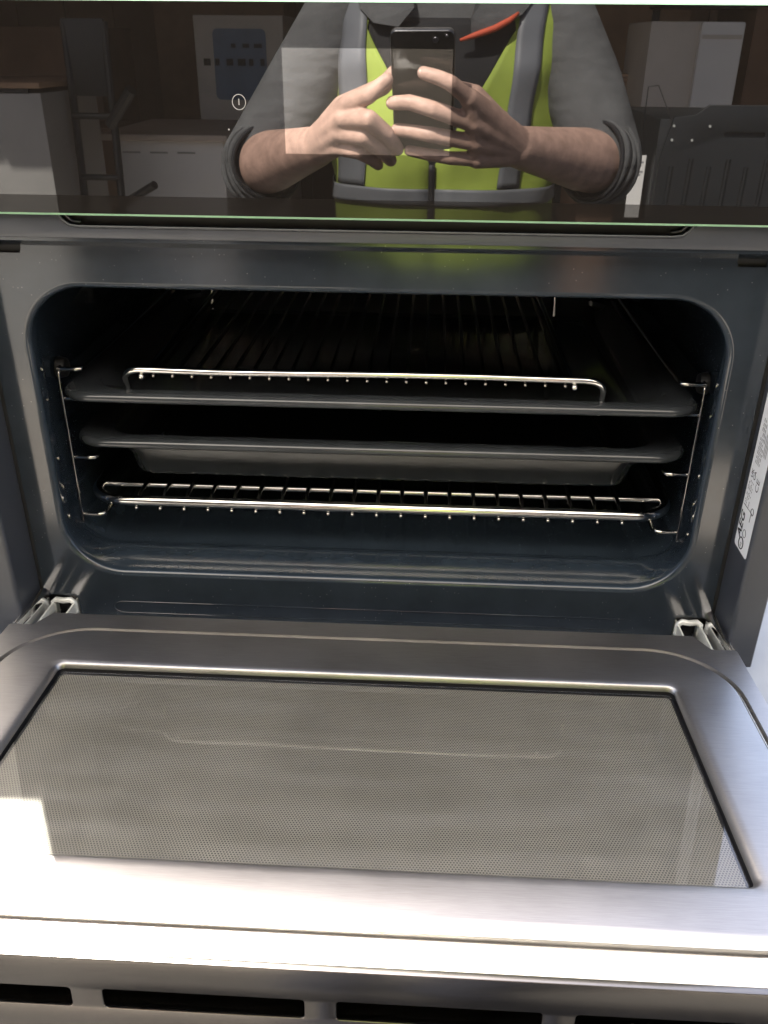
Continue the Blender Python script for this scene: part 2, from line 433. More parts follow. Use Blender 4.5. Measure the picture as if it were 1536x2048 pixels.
# right hand side: white cabinet standing on cardboard, ribbed black appliance back
a = appliance('white_fridge', 'white fridge with its lit right face painted as a lighter door panel beyond the ribbed black appliance', 'fridge', 905, 1270, -3560, 480, 442, 'offwhite')
sheet([rr(1185, 20, 82, 418, 6)], 30, lambda u, v_, w_: (u, -3544 + w_, v_), 'door', 'white', a, 3)  # lit right side of the fridge put in as a lighter panel
MB().box((1106, -3530, 380), (1264, -3522, 396)).build('door_rail', 'offwhite', a)
a = thing('black_shelf', 'black shelf bracket above the white fridge', 'shelf', (1150, -3900, 480))
MB().box((1010, -4150, 500), (1500, -3900, 640)).build('shelf_board', 'dark', a, bevel=4)
for x in (1020, 1460): MB().box((x, -4120, FLOOR), (x + 30, -4090, 500)).build('upright', 'dark', a)
a = thing('black_post', 'black upright post behind the right shoulder of the person', 'post', (675, -4000, FLOOR))
MB().box((640, -4040, FLOOR), (705, -3980, 900)).build('post_box', 'dark', a, bevel=4)
MB().box((600, -4080, FLOOR), (745, -3940, FLOOR + 15)).build('foot_plate', 'dark', a)

def carton(label, x0, x1, y1, d, z0, z1, mat='card'):
    t_ = thing('cardboard_box', label, 'box', ((x0 + x1) / 2, y1 - d / 2, z0), 'cardboard boxes in the warehouse')
    MB().box((x0, y1 - d, z0), (x1, y1, z1)).build('carton', mat, t_, bevel=5)
    MB().box(((x0 + x1) / 2 - 30, y1 - d * 0.98, z1 + 0.5), ((x0 + x1) / 2 + 30, y1 - d * 0.02, z1 + 2)).build('tape', 'board', t_)
    MB().box((x0 + (x1 - x0) * 0.55, y1 + 0.5, z0 + (z1 - z0) * 0.3), (x0 + (x1 - x0) * 0.9, y1 + 2, z0 + (z1 - z0) * 0.7)).build('paper', 'board', t_)
    return t_
carton('wide dark cardboard box between the person and the ribbed black appliance', 620, 985, -3150, 500, FLOOR, 95, 'card_dark')
carton('flat dark cardboard box topped by boards beside the white fridge', 690, 1010, -3900, 420, FLOOR, 190, 'card_dark')
carton('tall brown cardboard box at far right of the reflection', 1420, 2150, -3900, 600, FLOOR, 560, 'card_dark')
carton('brown cardboard box behind the white fridge', 560, 1560, -5600, 700, FLOOR, 700, 'card')
carton('brown cardboard box standing behind the tall white appliance', -1900, -1000, -6300, 600, FLOOR, 950, 'card')
carton('brown cardboard box stacked behind the black sack truck', -2600, -1950, -5200, 700, FLOOR, 420, 'card_dark')
carton('squat cardboard box left of the low white cabinet', -2180, -1640, -4500, 500, FLOOR, -60, 'card_dark')
a = thing('board_stack', 'pile of pale boards lying on the flat dark cardboard box', 'boards', (860, -4100, 190))
for k in range(3):
    MB().box((700 + k * 12, -4300 + k * 20, 192 + k * 17), (1000 + k * 8, -3915 + k * 4, 207 + k * 17)).build('board', 'board', a, bevel=2)

a = thing('ribbed_appliance', 'black appliance back panel with ribs and a slot near its top', 'appliance', (980, -2560, FLOOR))
sheet([[(700, FLOOR + 30), (1420, FLOOR + 30), (1420, 205), (838, 205), (800, 178), (742, 172), (716, 60)], rr(950, 128, 62, 9, 9)], 8,
      lambda u, v_, w_: (u, -2300 + w_, v_), 'back_panel', 'dark', a, 2)
MB().box((705, -2860, FLOOR + 30), (1418, -2312, 168)).build('cabinet', 'dark', a, bevel=5)
for k in range(12):
    x = 752 + k * 55
    MB().tube([(x - 12, -2293, -700), (x, -2293, 40 + (k % 2) * 22)], 7, 8).build('rib', 'dark', a)
for k, (x, z) in enumerate(((742, 112), (742, 150), (800, 112), (846, 150))):
    MB().tube([(x, -2296, z), (x, -2290, z)], 4, 8).build('screw', 'zinc', a)
a = thing('paper_tag', 'narrow white printed tag hanging left of the ribbed appliance', 'tag', (668, -2360, -60))
MB().box((646, -2362, -120), (690, -2360, 62)).build('tag_paper', 'white', a)
for k in range(5): MB().box((652, -2359.5, 40 - k * 9), (684 - (k % 3) * 6, -2359, 44 - k * 9)).build('tag_print', 'ink_grey', a)
MB().tube([(668, -2361, 62), (668, -2361, 250), (690, -2330, 255)], 1.5, 6).build('tag_string', 'gap', a)
MB().tube([(690, -2330, 255), (742, -2300, 150)], 1.5, 6).build('tag_string', 'gap', a)

# unseen sun blocker added as an appliance behind the oven on the left (its shade and reflection fall on the door pane)
a = appliance('sun_blocker', 'unseen sun blocker added behind the oven on the left, built as a tall white fridge freezer', 'fridge', -980, -322, 700, 590, 447, 'white')
MB().box((-981, 700.5, -60), (-321, 702, -54)).build('door_gap', 'ink_grey', a)

# ------------------------------------------------------------------ table that carries the oven
tb = thing('work_table', 'pale grey topped work table the oven stands on', 'table', (60, 220, FLOOR))
MB().box((-430, -140, -108), (640, 640, -76)).build('table_top', 'table', tb, bevel=4)
for x in (-400, 560):
    for y in (-110, 560):
        MB().box((x, y, FLOOR), (x + 45, y + 45, -108)).build('leg', 'casing', tb, bevel=3)

# ------------------------------------------------------------------ the oven
ov = thing('oven', 'dark grey built-in compact oven with its door open and black glass control panel', 'oven', (0, 200, -74))
HW, Z0, Z1 = 244.5, -18.5, 210.0
ZC, HH = (Z0 + Z1) / 2, (Z1 - Z0) / 2
# casing
q = MB()
q.box((-276, 9, -74), (-272.8, 560, 376)); q.box((272.8, 9, -74), (276, 560, 376)); q.box((-272, 9, 373), (272, 560, 376))
q.box((-272, 556, -74), (272, 560, 372)); q.box((-272, 9, -74), (272, 555, -71))
q.build('casing', 'casing', ov, smooth=0)
MB().box((-296, 4, 246), (296, 9, 372)).build('panel_carrier', 'gap', ov)
# front frame with its opening, hinge notches and latch slots
outer = [(-271.5, 246), (-271.5, -42), (-267, -43.8)]
outer += [(-247 + 3 * math.cos(math.radians(90 - 90 * i / 4)), -47 + 3 * math.sin(math.radians(90 - 90 * i / 4))) for i in range(5)]
outer += [(-243, -66), (243, -66)]
outer += [(247 - 3 * math.sin(math.radians(90 - 90 * i / 4)), -47 + 3 * math.cos(math.radians(90 - 90 * i / 4))) for i in range(5)]
outer += [(267, -43.8), (271.5, -42), (271.5, 246)]
hole_l = [(-258, 233.5), (-240, 233.5), (-238.6, 237), (-239, 240.5), (-246, 242.6), (-258, 242.6)]
hole_r = [(-x, z) for x, z in reversed(hole_l)]
sheet([outer, rr(0, ZC, HW + 4.5, HH + 4.5, 47, 14), hole_l, hole_r], 1.6, lambda u, v_, w_: (u, 0.8 + w_, v_), 'front_frame', 'enamel', ov, 0.0)
MB().box((-262, 3.2, 228), (-234, 8, 246)).build('latch_recess', 'gap', ov)
MB().box((234, 3.2, 228), (262, 8, 246)).build('latch_recess', 'gap', ov)
# rolled rim, throat and cavity
L = []
def ring(h, v_, r, y, dz=0): return [(x, y, z + dz) for x, z in rr(0, ZC, h, v_, r, 14)]
for i in range(7):
    an = math.radians(90 * i / 6)
    L.append(ring(HW + 4.5 - 4.5 * math.sin(an), HH + 4.5 - 4.5 * math.sin(an), 47 - 4.5 * math.sin(an), 4.5 - 4.5 * math.cos(an)))
def floorring(h, y, drop, r=42):
    pts = ring(h, HH, r, y)
    return [(x, yy, z - drop * max(0.0, min(1.0, (ZC - z) / HH)) ** 3) for x, yy, z in pts]
for y, h, dr in ((8, HW, 0), (14, HW + 0.6, -0.5), (22, HW + 3, -1.5), (30, HW + 8, -2.2), (38, HW + 12, -2.4), (41, HW + 12.5, -2.0), (45, HW + 13, 0.5), (50, HW + 13, 3.5), (58, HW + 13, 5), (120, HW + 13, 5), (260, HW + 13, 5), (400, HW + 13, 5), (416, HW + 8, 2), (422, HW, -4)):
    L.append(floorring(h, y, dr))
MB().loops(L, cap1=True).build('cavity', 'cavity', ov, smooth=40)
MB().loops([[(x, 421, z) for x, z in rr(0, 95, 92, 92, 92, 10)], [(x, 416, z) for x, z in rr(0, 95, 90, 90, 90, 10)], [(x, 412, z) for x, z in rr(0, 95, 78, 78, 78, 10)]], cap1=True).build('fan_cover', 'cavity', ov)
# emboss line under the opening
q = MB()
pts = []
for i in range(25):
    an = math.radians(90 + 180 * i / 24); pts.append((-205 + 9 * math.cos(an), -0.1, -53.5 + 5.5 * math.sin(an)))
pts = [(x, -0.1, -48) for x in (205, 100, 0, -100)] + pts + [(x, -0.1, -59) for x in (-100, 0, 100, 205)]
q.tube(pts, 0.4, 6).build('pressed_bead', 'enamel', ov, smooth=60)
# bracket above the opening with the air outlet recess
nk = []
for i in range(6):
    an = math.radians(180 + 90 * i / 5); nk.append((-192 + 8 * math.cos(an) * 1.2, 262 + 8 * math.sin(an)))
up_ = [(-274, 247.5), (274, 247.5), (274, 261.5), (206, 261.5), (202, 259.5), (197, 254.6), (190, 253.4), (-190, 253.4), (-197, 254.6), (-202, 259.5), (-206, 261.5), (-274, 261.5)]
sheet([up_], 1.4, lambda u, v_, w_: (u, -14.3 + w_, v_), 'air_outlet_strip', 'trim', ov, 0.5)
MB().add([(-274, -13.4, 247.3), (274, -13.4, 247.3), (274, -0.05, 241.5), (-274, -0.05, 241.5), (-274, -13.4, 244.5), (274, -13.4, 244.5), (274, -0.05, 238.8), (-274, -0.05, 238.8)],
         [(0, 1, 2, 3), (4, 7, 6, 5), (0, 4, 5, 1), (3, 2, 6, 7), (0, 3, 7, 4), (1, 5, 6, 2)]).build('air_outlet_underside', 'enamel', ov)
pts = []
for x, z in ((-203, 262.5), (-200.5, 258), (-196.5, 255.2), (-190, 254.4), (0, 254.4), (190, 254.4), (196.5, 255.2), (200.5, 258), (203, 262.5)):
    pts.append((x, -15.2, z))
MB().tube(pts, 1.0, 8).build('outlet_lip', 'tray', ov, smooth=60)
q = MB(); q.box((-206, -8, 250), (206, -6, 262.5)); q.build('outlet_back', 'gap', ov)  # black backing painted for the shade deep in the outlet
for s_ in (-1, 1):
    q = MB()
    pl = [(s_ * (200 - 0), -12.8, 262), (s_ * 196, -12.2, 257.5), (s_ * 190, -11.8, 256.4)]
    q.tube(pl, 1.1, 8); q.build('outlet_inner_lip', 'tray', ov, smooth=60)
# side trims
for s_ in (-1, 1):
    q = MB()
    prof = [(275, 8), (275, -32.5), (275.4, -34.4), (276.6, -35.6), (278.5, -36), (296, -36), (297, -35), (297, 8)]
    lo = [(s_ * x, y, -64) for x, y in prof]; hi = [(s_ * x, y, 248) for x, y in prof]
    q.loops([lo, hi], True, True); q.build('side_trim', 'trim', ov, smooth=40)
    MB().box((s_ * 272.2, 1.2, -64), (s_ * 274.8, 7.5, 246)).build('trim_gap', 'gap', ov)  # black filler standing in for the shade between frame and trim
# control panel: slab with printed zones in one plane
GY = -20.0
GX, GZ0, GZ1, GB = 297.0, 263.4, 381.5, 274.4
DX0, DX1, DZ0, DZ1 = -52.4, 47.6, 300.8, 358.3
q = MB()
xs = [-GX, DX0, DX1, GX]; zs = [GB, DZ0, DZ1, GZ1]
for i in range(3):
    for j in range(3):
        if i == 1 and j == 1: continue
        q.add([(xs[i], GY, zs[j]), (xs[i + 1], GY, zs[j]), (xs[i + 1], GY, zs[j + 1]), (xs[i], GY, zs[j + 1])], [(0, 1, 2, 3)])
q.add([(-GX, GY, GZ0), (-GX, GY + 5, GZ0), (-GX, GY + 5, GZ1), (-GX, GY, GZ1)], [(0, 3, 2, 1)])
q.add([(GX, GY, GZ0), (GX, GY + 5, GZ0), (GX, GY + 5, GZ1), (GX, GY, GZ1)], [(0, 1, 2, 3)])
q.add([(-GX, GY + 5, GZ0), (GX, GY + 5, GZ0), (GX, GY + 5, GZ1), (-GX, GY + 5, GZ1)], [(0, 3, 2, 1)])
cp = q.build('control_panel', 'panel', ov, smooth=0, fix=False)
MB().add([(DX0, GY, DZ0), (DX1, GY, DZ0), (DX1, GY, DZ1), (DX0, GY, DZ1)], [(0, 1, 2, 3)]).build('display', 'display', cp, smooth=0, fix=False)
MB().add([(-GX, GY, GZ0), (GX, GY, GZ0), (GX, GY, GB), (-GX, GY, GB)], [(0, 1, 2, 3)]).build('lower_glass_band', 'band', cp, smooth=0, fix=False)
q = MB(); ce = 1.1
for z, sg in ((GZ0, -1), (GZ1, 1)):
    q.add([(-GX, GY, z), (GX, GY, z), (GX, GY + ce, z + sg * ce * 1.25), (-GX, GY + ce, z + sg * ce * 1.25), (-GX, GY + 5, z + sg * ce * 1.25), (GX, GY + 5, z + sg * ce * 1.25)],
          [(0, 1, 2, 3) if sg > 0 else (0, 3, 2, 1), (3, 2, 5, 4) if sg > 0 else (3, 4, 5, 2)])
q.build('glass_edge', 'glass_edge', cp, smooth=0, fix=False)
q = MB(); q.tube([(-79.4 + 4.0 * math.cos(a_ * math.pi / 16), GY - 0.15, 329.2 + 4.2 * math.sin(a_ * math.pi / 16)) for a_ in range(32)], 0.26, 5, closed=True)
q.box((-79.7, GY - 0.4, 327.6), (-79.1, GY - 0.1, 331.0)); q.build('power_symbol', 'print', cp)
q = MB(); q.tube([(-86.6, GY - 0.3, 314), (-86.6, GY - 0.1, 314)], 0.55, 10); q.build('touch_mark', 'print', cp)
MB().box((-290, GY + 5.3, 266), (290, 3.8, 372)).build('control_housing', 'gap', ov)

# rating label on the inner face of the right trim; text runs upwards
LX = 274.9
def LM(u, v_, w_=0): return (LX - 0.12 - w_, -19.5 + v_, 30 + u)          # u along +Z, v across towards the frame
lab = sheet([rr(100, 0, 100, 13.6, 2.5, 4)], 0.12, lambda u, v_, w_: (LX - 0.1 + w_, -19.5 + v_, 30 + u), 'rating_label', 'label', ov, 0, 0)
def LT(u0, v0, h=0.12): return lambda x, y, z: (LX - 0.16 - h, -19.5 + v0 + y, 30 + u0 + x)
text_mesh('AEG', 11.0, LT(8.0, 8.0), 'maker_name', 'ink', lab, 0.32, 0.18)
def circ(u, v_, r, wd, name='approval_mark', mat='ink'):
    q = MB(); q.tube([(LX - 0.3, -19.5 + v_ + r * math.cos(k * math.pi / 12), 30 + u + r * math.sin(k * math.pi / 12)) for k in range(24)], wd, 4, closed=True); q.build(name, mat, lab)
circ(6.5, 1.0, 4.4, 0.45); circ(15.5, -1.2, 3.0, 0.22)
text_mesh('02', 3.6, LT(3.6, 1.0), 'mark_number', 'ink', lab, 0.05)
text_mesh('CE', 8.4, LT(51, -5.2), 'ce_mark', 'ink', lab, 0.0)
text_mesh('UK\nCA', 5.0, LT(57, 5.6), 'ukca_mark', 'ink', lab, 0.1)
circ(36, -6.5, 2.6, 0.25)
q = MB()
for k in range(4):                                                        # fine print lines
    for (u0, u1) in ((34, 55.5), (69, 104)):
        n_ = 10
        for j in range(n_):
            a0 = u0 + (u1 - u0) * j / n_
            if random.random() < 0.14: continue
            q.box((LX - 0.32, -19.5 + 9.6 - k * 2.5 - (2.6 if u0 > 60 else 0), 30 + a0), (LX - 0.28, -19.5 + 10.6 - k * 2.5 - (2.6 if u0 > 60 else 0), 30 + a0 + (u1 - u0) / n_ * random.uniform(0.55, 0.92)))
for k in range(3):
    q.box((LX - 0.32, -19.5 - 3.2 - k * 2.3, 108), (LX - 0.28, -19.5 - 2.3 - k * 2.3, 138 - 4 * k))
q.build('fine_print', 'ink_grey', lab, smooth=0)
MB().box((LX - 0.32, -19.5 - 8.5, 64.2), (LX - 0.28, -19.5 + 12.0, 64.7)).build('label_rule', 'ink', lab)
MB().box((LX - 0.32, -19.5 - 5.5, 57), (LX - 0.28, -19.5 - 4.6, 63)).build('label_bar', 'ink', lab)

# rack rails at both sides
def bez(p0, p1, p2, n=6):
    p0, p1, p2 = Vector(p0), Vector(p1), Vector(p2)
    return [tuple(p0 * (1 - t_) ** 2 + p1 * 2 * t_ * (1 - t_) + p2 * t_ * t_) for t_ in [i / n for i in range(n + 1)]]
RX, RY = 250.0, 52.0
for s_ in (-1, 1):
    rl = MB().tube(bez((s_ * RX, RY - 2, -3), (s_ * RX, RY - 2, 60), (s_ * RX, RY - 2, 127), 4) + bez((s_ * RX, RY - 2, 129), (s_ * RX, RY - 1, 133), (s_ * (RX + 0.6), RY + 5, 134), 4), 1.2, 10).build('rack_rail', 'rail', ov, smooth=60)
    MB().tube([(s_ * RX, 388, -3), (s_ * RX, 388, 132)], 1.9, 8).build('rear_upright', 'rail', rl, smooth=60)
    for z in (4.6, 57.6, 109.0, 133.5):
        x1 = RX - 17.5
        pts = bez((s_ * (x1 + 5), RY, z), (s_ * x1, RY, z), (s_ * (x1 - 0.4), RY + 5, z), 6)
        pts = [(s_ * (RX + 1), RY, z)] + pts + [(s_ * (x1 - 0.4), RY + 9, z - 0.8), (s_ * (x1 - 0.4), 120, z - 1.5), (s_ * (x1 - 0.4), 240, z - 1.5), (s_ * (x1 - 0.4), 370, z - 1.5)] + bez((s_ * x1, 372, z - 1.5), (s_ * x1, 386, z - 1.5), (s_ * (RX - 1), 386, z), 6)
        MB().tube(pts, 1.9, 10).build('runner', 'railtip', rl, smooth=60)
    MB().tube([(s_ * 256, 66, 130), (s_ * 249, 66, 130)], [9, 7.5], 20).build('rail_bushing', 'gap', rl, bevel=1)

# door hinges
for s_ in (-1, 1):
    q = MB()
    for x in (245.2, 262.6):
        q.add([(s_ * x, 4, -49), (s_ * (x + 1.6), 4, -49), (s_ * x, -60, -45), (s_ * (x + 1.6), -60, -45), (s_ * x, 4, -68), (s_ * (x + 1.6), 4, -68), (s_ * x, -60, -60), (s_ * (x + 1.6), -60, -60)],
              [(0, 1, 3, 2), (4, 6, 7, 5), (0, 2, 6, 4), (1, 5, 7, 3), (0, 4, 5, 1), (2, 3, 7, 6)])
    hg = q.build('hinge', 'zinc', ov, bevel=0.5)
    q = MB(); q.tube([(s_ * 246, -3, -58), (s_ * 246.5, -3, -49), (s_ * 249, -3, -46.6), (s_ * 255, -3, -47.6), (s_ * 261, -3, -46.6), (s_ * 263.8, -3, -49), (s_ * 264.5, -3, -58)], 2.5, 8)
    q.build('hinge_yoke', 'zinc', hg, smooth=60)
    MB().box((s_ * 246.8, -58, -69), (s_ * 262.6, 3, -66)).build('hinge_floor', 'gap', hg)
    MB().box((s_ * 249.5, -58, -62), (s_ * 257.5, 0, -55), lambda p: (p[0], p[1], p[2] - p[1] * 0.12)).build('hinge_arm', 'bright', hg, bevel=0.8)
    MB().add([(s_ * 266.5, 2, -40), (s_ * 266.5, 2, -70), (s_ * 270, -58, -66), (s_ * 270, -58, -34), (s_ * 272, 2, -37), (s_ * 272, 2, -70), (s_ * 273.5, -58, -66), (s_ * 273.5, -58, -34)],
             [(0, 3, 2, 1), (4, 5, 6, 7), (0, 4, 7, 3), (3, 7, 6, 2), (1, 2, 6, 5), (0, 1, 5, 4)]).build('hinge_cover', 'bright', hg, bevel=0.6)
    MB().box((s_ * 243.5, 4.5, -72), (s_ * 271, 6, -42)).build('hinge_recess', 'gap', hg)

# ------------------------------------------------------------------ the open door (part of the oven)
TH = 0.0719708
DO = Vector((0, -62.06, -29.12)); DS = Vector((0, -math.cos(TH), math.sin(TH))); DN = Vector((0, math.sin(TH), math.cos(TH)))
def D(x, s_, n_): p = DO + DS * s_ + DN * n_; return (x, p.y, p.z)
K = 12
def dl(cx, hw, s0, s1, r, n_): return [D(x, s_, n_) for x, s_ in rr(cx, (s0 + s1) / 2, hw, (s1 - s0) / 2, r, K)]
WS0, WS1, WHW = 51.5, 221.5, 213.0
loops = [dl(0, 271.6, 0, 280.6, 2, -2.5), dl(0, 271.6, 0, 280.6, 2, -0.8), dl(0, 271.0, 0.6, 280, 2, 0),
         dl(0, 259.6, 2.2, 266.0, 58, 0), dl(0, 259.1, 2.7, 265.5, 57.5, -3.2), dl(0, 255.4, 6.6, 261.4, 54, -3.2), dl(0, 255.0, 7.0, 261.0, 53.5, 0.6), dl(0, 253.5, 8.5, 259.5, 52, 1.0)]
e_ = 5.0
loops += [dl(0, WHW + e_ * 1.6, WS0 - e_ * 1.2, WS1 + e_ * 1.6, 8, 1.0)]
for i in range(1, 7):
    an = math.radians(90 * i / 6)
    loops.append(dl(0, WHW + e_ * (1 - math.sin(an)), WS0 - 2.5 * (1 - math.sin(an)), WS1 + e_ * (1 - math.sin(an)), 5 + e_ * (1 - math.sin(an)), 1.0 - 4.2 * (1 - math.cos(an))))
door = MB().loops(loops).build('door', 'steel', ov, smooth=38)
q = MB()                                                                  # skirt on three sides
q.loops([[D(-271.5, 279, -0.9), D(-271.5, 0.1, -0.9), D(271.5, 0.1, -0.9), D(271.5, 279, -0.9)], [D(-277, 279, -34), D(-277, -1, -34), D(277, -1, -34), D(277, 279, -34)]], closed=False)
q.build('door_skirt', 'steel', door, solid=1.0)
# tongue between the hinges
tp = [(-253, 0.2), (-244, -17.5), (244, -17.5), (253, 0.2)]
sheet([tp], 6, lambda u, v_, w_: D(u, v_, -3.2 + w_), 'hinge_side_flange', 'steel', door, 0.0)
# channel insert (pale seam in the groove), window gap lining, screen, pane
MB().loops([dl(0, 213.4, WS0 - 0.4, WS1 + 0.4, 5, -3.3), dl(0, 213.4, WS0 - 0.4, WS1 + 0.4, 5, -8), dl(0, 205, WS0 + 8, WS1 - 6, 5, -8)], cap1=True).build('window_gap_shade', 'gap', door, smooth=30)  # black lining stands for the shade in the gap around the pane
GW, G0, G1 = 210.4, WS0 + 3.6, WS1 - 0.6
MB().loops([dl(0, GW - 0.4, G0 + 0.6, G1, 3, -5.6), dl(0, GW - 0.4, G0 + 0.6, G1, 3, -6.4)], True, True).build('perforated_screen', 'mesh', door, smooth=0)
MB().loops([dl(0, GW, G0, G1, 3, -3.6)], True).build('inner_pane', 'pane', door, smooth=0, fix=False)
q = MB(); q.tube([Vector(p) for p in dl(0, 257.2, 4.6, 263.6, 56, -2.9)], 1.35, 8, closed=True); q.build('seam_strip', 'seam', door, smooth=60)
MB().loops([dl(0, 268, 4, 258, 4, -12), dl(0, 268, 4, 258, 4, -33)], True, True).build('door_core', 'gap', door)
MB().loops([dl(0, 276, 0, 279, 4, -34.5), dl(0, 276, 0, 279, 4, -40)], True, True).build('outer_pane', 'panel', door)
# vented edge facing the photographer
FS = 280.6
holes = []
for cx in (-166.8, -57.0, 52.6, 162.4, ):
    x0, x1 = cx - 47.8, cx + 47.8
    holes.append(rr(cx, -26.0, 47.8, 6.6, 2.4, 5))
def FE(u, v_, w_):
    return D(u, FS + 1.1 - w_, v_)
sheet([[(-271.5, -0.6), (271.5, -0.6), (272.5, -58), (-272.5, -58)]] + holes, 2.6, lambda u, v_, w_: FE(u, v_, w_), 'vented_edge', 'steel_shaded', door, 0.45)
q = MB()
for h in holes:                                                           # turned-in collars round the slots
    xs_ = [p[0] for p in h]; cx = (min(xs_) + max(xs_)) / 2
    l0 = [D(x, FS + 0.2, z) for x, z in h]; l1 = [D(cx + (x - cx) * 0.985, FS - 5.5, -26.0 + (z + 26.0) * 0.93) for x, z in h]
    q.loops([l0, l1])
q.build('slot_collar', 'steel_shaded', door, smooth=50)
MB().loops([dl(0, 270, 262, 275, 1, -8), dl(0, 270, 262, 275, 1, -57)], True, True).build('vent_shadow_box', 'vent_shade', door)

# ------------------------------------------------------------------ trays
def tray(name, label, yf, z, depth, hw, inset):
    yb = yf + 345
    t_ = thing(name, label, 'tray', (0, (yf + yb) / 2, z - depth))
    cy, hh = (yf + yb) / 2, (yb - yf) / 2
    def lp(d, zz, r): return [(x, y, zz) for x, y in rr(0, cy, hw - d, hh - d, r, 12)]
    prof = [(3.2, z - 7.4, 22), (0.9, z - 6.6, 24), (0, z - 4.6, 25), (0.3, z - 2.6, 25), (1.6, z - 0.8, 24), (4.0, z, 23), (10, z - 0.2, 24), (17, z - 1.0, 26), (21, z - 2.6, 27), (24.0, z - 7, 19),
            (inset + 5, z - depth * 0.62, 18), (inset + 8, z - depth * 0.9, 17), (inset + 9.5, z - depth + 1.6, 16), (inset + 12, z - depth, 14)]
    q = MB(); q.loops([lp(*p) for p in prof], cap1=True)
    q.build('pan', 'tray', t_, smooth=50, solid=0)
    q = MB(); ins = [(d + 0.9 if i > 7 else d, zz - 0.9 if i > 7 else zz, r) for i, (d, zz, r) in enumerate(prof[7:], 7)]
    q.loops([lp(prof[0][0] + 0.3, prof[0][1] + 0.2, 33)] + [lp(d - 1.4 if i else d + 0.8, zz - 1.0, r + 1) for i, (d, zz, r) in enumerate(ins)], cap1=True)
    q.build('underside', 'tray', t_, smooth=50)
    return t_
tray('baking_tray', 'dark enamel tray carrying the upper wire rack, uppermost of the two trays', 30, 121.2, 18, 247, 30)
tray('deep_baking_tray', 'deep dark enamel baking pan on the middle runners above the chrome rack', 42, 77.6, 45, 247, 28)

# ------------------------------------------------------------------ wire racks
r1 = thing('roasting_rack', 'wire rack lying in the upper tray with bent down front bar', 'wire rack', (-11, 210, 106))
z = 137.0
bar = bez((-196, 52, 122), (-199, 46, 136), (-183, 45, z), 8) + [(x, 45, z + 0.9 * math.sin((x + 40) / 60.0)) for x in (-120, -60, -20, 20, 80, 130)] + bez((158, 45, z), (174, 46, z - 1), (173.5, 50, 124), 8)
MB().tube([(-196.5, 56, 107)] + bar + [(173, 54, 107)], 2.8, 12).build('front_bar', 'chrome', r1, smooth=60)
MB().tube([(-193, 330, 107)] + bez((-193, 336, 125), (-193, 338, z), (-180, 338, z), 6) + bez((158, 338, z), (171, 338, z), (171, 336, 125), 6) + [(171, 330, 107)], 2.3, 10).build('rear_bar', 'chrome', r1, smooth=60)
for k in range(22):
    x = -172.6 + k * 15.05
    MB().tube([(x, 42.6, z - 4.6), (x, 43.0, z - 4.6), (x, 44, z - 4.6), (x, 120, z - 4.6), (x, 341, z - 4.4)], [0.5, 1.1, 1.6, 1.6, 1.6], 10).build('rod', 'rod', r1, smooth=60)
for x in (-182, 150.5):
    MB().tube([(x, 41.2, z - 5.2), (x, 41.8, z - 5.2), (x, 43.4, z - 5.2), (x, 341, z - 5)], [0.8, 1.9, 2.6, 2.6], 12).build('side_bar', 'chrome', r1, smooth=60)

r2 = thing('wire_shelf', 'thick chrome wire shelf on the lowest runners below the deep pan', 'wire shelf', (0, 220, 12))
z = 15.8; yf = 58
fr_ = [(x, y, z + max(0.0, y - yf - 2) * 0.0) for x, y in rr(0, yf + 165, 246, 165, 30, 10)]
MB().tube(fr_, 4.6, 14, closed=True).build('frame', 'chrome', r2, smooth=60)
for k in range(21):
    x = -205.0 + k * 20.5
    MB().tube([(x, yf - 3.4, z - 6.3), (x, yf - 2.8, z - 6.3), (x, yf - 1.5, z - 6.3), (x, yf + 5, z - 5.6), (x, yf + 14, z + 0.5), (x, 200, z + 0.5), (x, yf + 330, z + 0.5)], [0.7, 1.5, 2, 2, 2, 2, 2], 10).build('rod', 'rod2', r2, smooth=60)
for y in (yf + 35, yf + 310):
    MB().tube([(-243, y, z - 2.2), (243, y, z - 2.2)], 2.5, 10).build('cross_bar', 'chrome', r2, smooth=60)

# ------------------------------------------------------------------ the phone in front of which the picture is taken
def PL(x, y, off): return CAM + RT * x + UP * y + FW * off
ph = thing('phone', 'black phone held upright by both hands with its lenses facing the oven', 'phone', PL(-15, -142, -8))
def phl(x0, y0, hw, hh, r, off): return [tuple(PL(x, y, off)) for x, y in rr(x0, y0, hw, hh, r, 8)]
PXC, PYC = -15.3, -65.7
MB().loops([phl(PXC, PYC, 36.6, 75, 7, -12.4), phl(PXC, PYC, 38, 76.4, 8.4, -11), phl(PXC, PYC, 38, 76.4, 8.4, -6.2), phl(PXC, PYC, 37, 75.4, 7.6, -4.6)], True, True).build('phone_frame', 'phone_rim', ph, smooth=40)
MB().loops([phl(PXC, PYC, 37, 75.4, 7.6, -4.5), phl(PXC, PYC, 36, 74.4, 7, -3.9)], True, True).build('back_glass', 'phone', ph, smooth=40)
MB().loops([phl(PXC, PYC, 36, 74.4, 6, -12.5), phl(PXC, PYC, 35.6, 74, 6, -12.9)], True, True).build('screen', 'phone', ph, smooth=40)
for (x, y, r) in ((0, 0, 4.0), (13.0, 4.6, 2.0)):
    MB().loops([phl(x, y, r, r, r, -3.8), phl(x, y, r * 0.9, r * 0.9, r, -3.2)], True, True).build('lens', 'lens', ph, smooth=40)
    q = MB(); q.tube([tuple(PL(x + r * 0.75 * math.cos(k * math.pi / 10), y + r * 0.75 * math.sin(k * math.pi / 10), -3.15)) for k in range(20)], 0.25, 5, closed=True); q.build('lens_ring', 'phone_rim', ph)
MB().loops([phl(-14, -40, 4.6, 4.6, 4.6, -3.8), phl(-14, -40, 4.4, 4.4, 4.4, -3.6)], True, True).build('finger_sensor', 'greenlogo', ph)

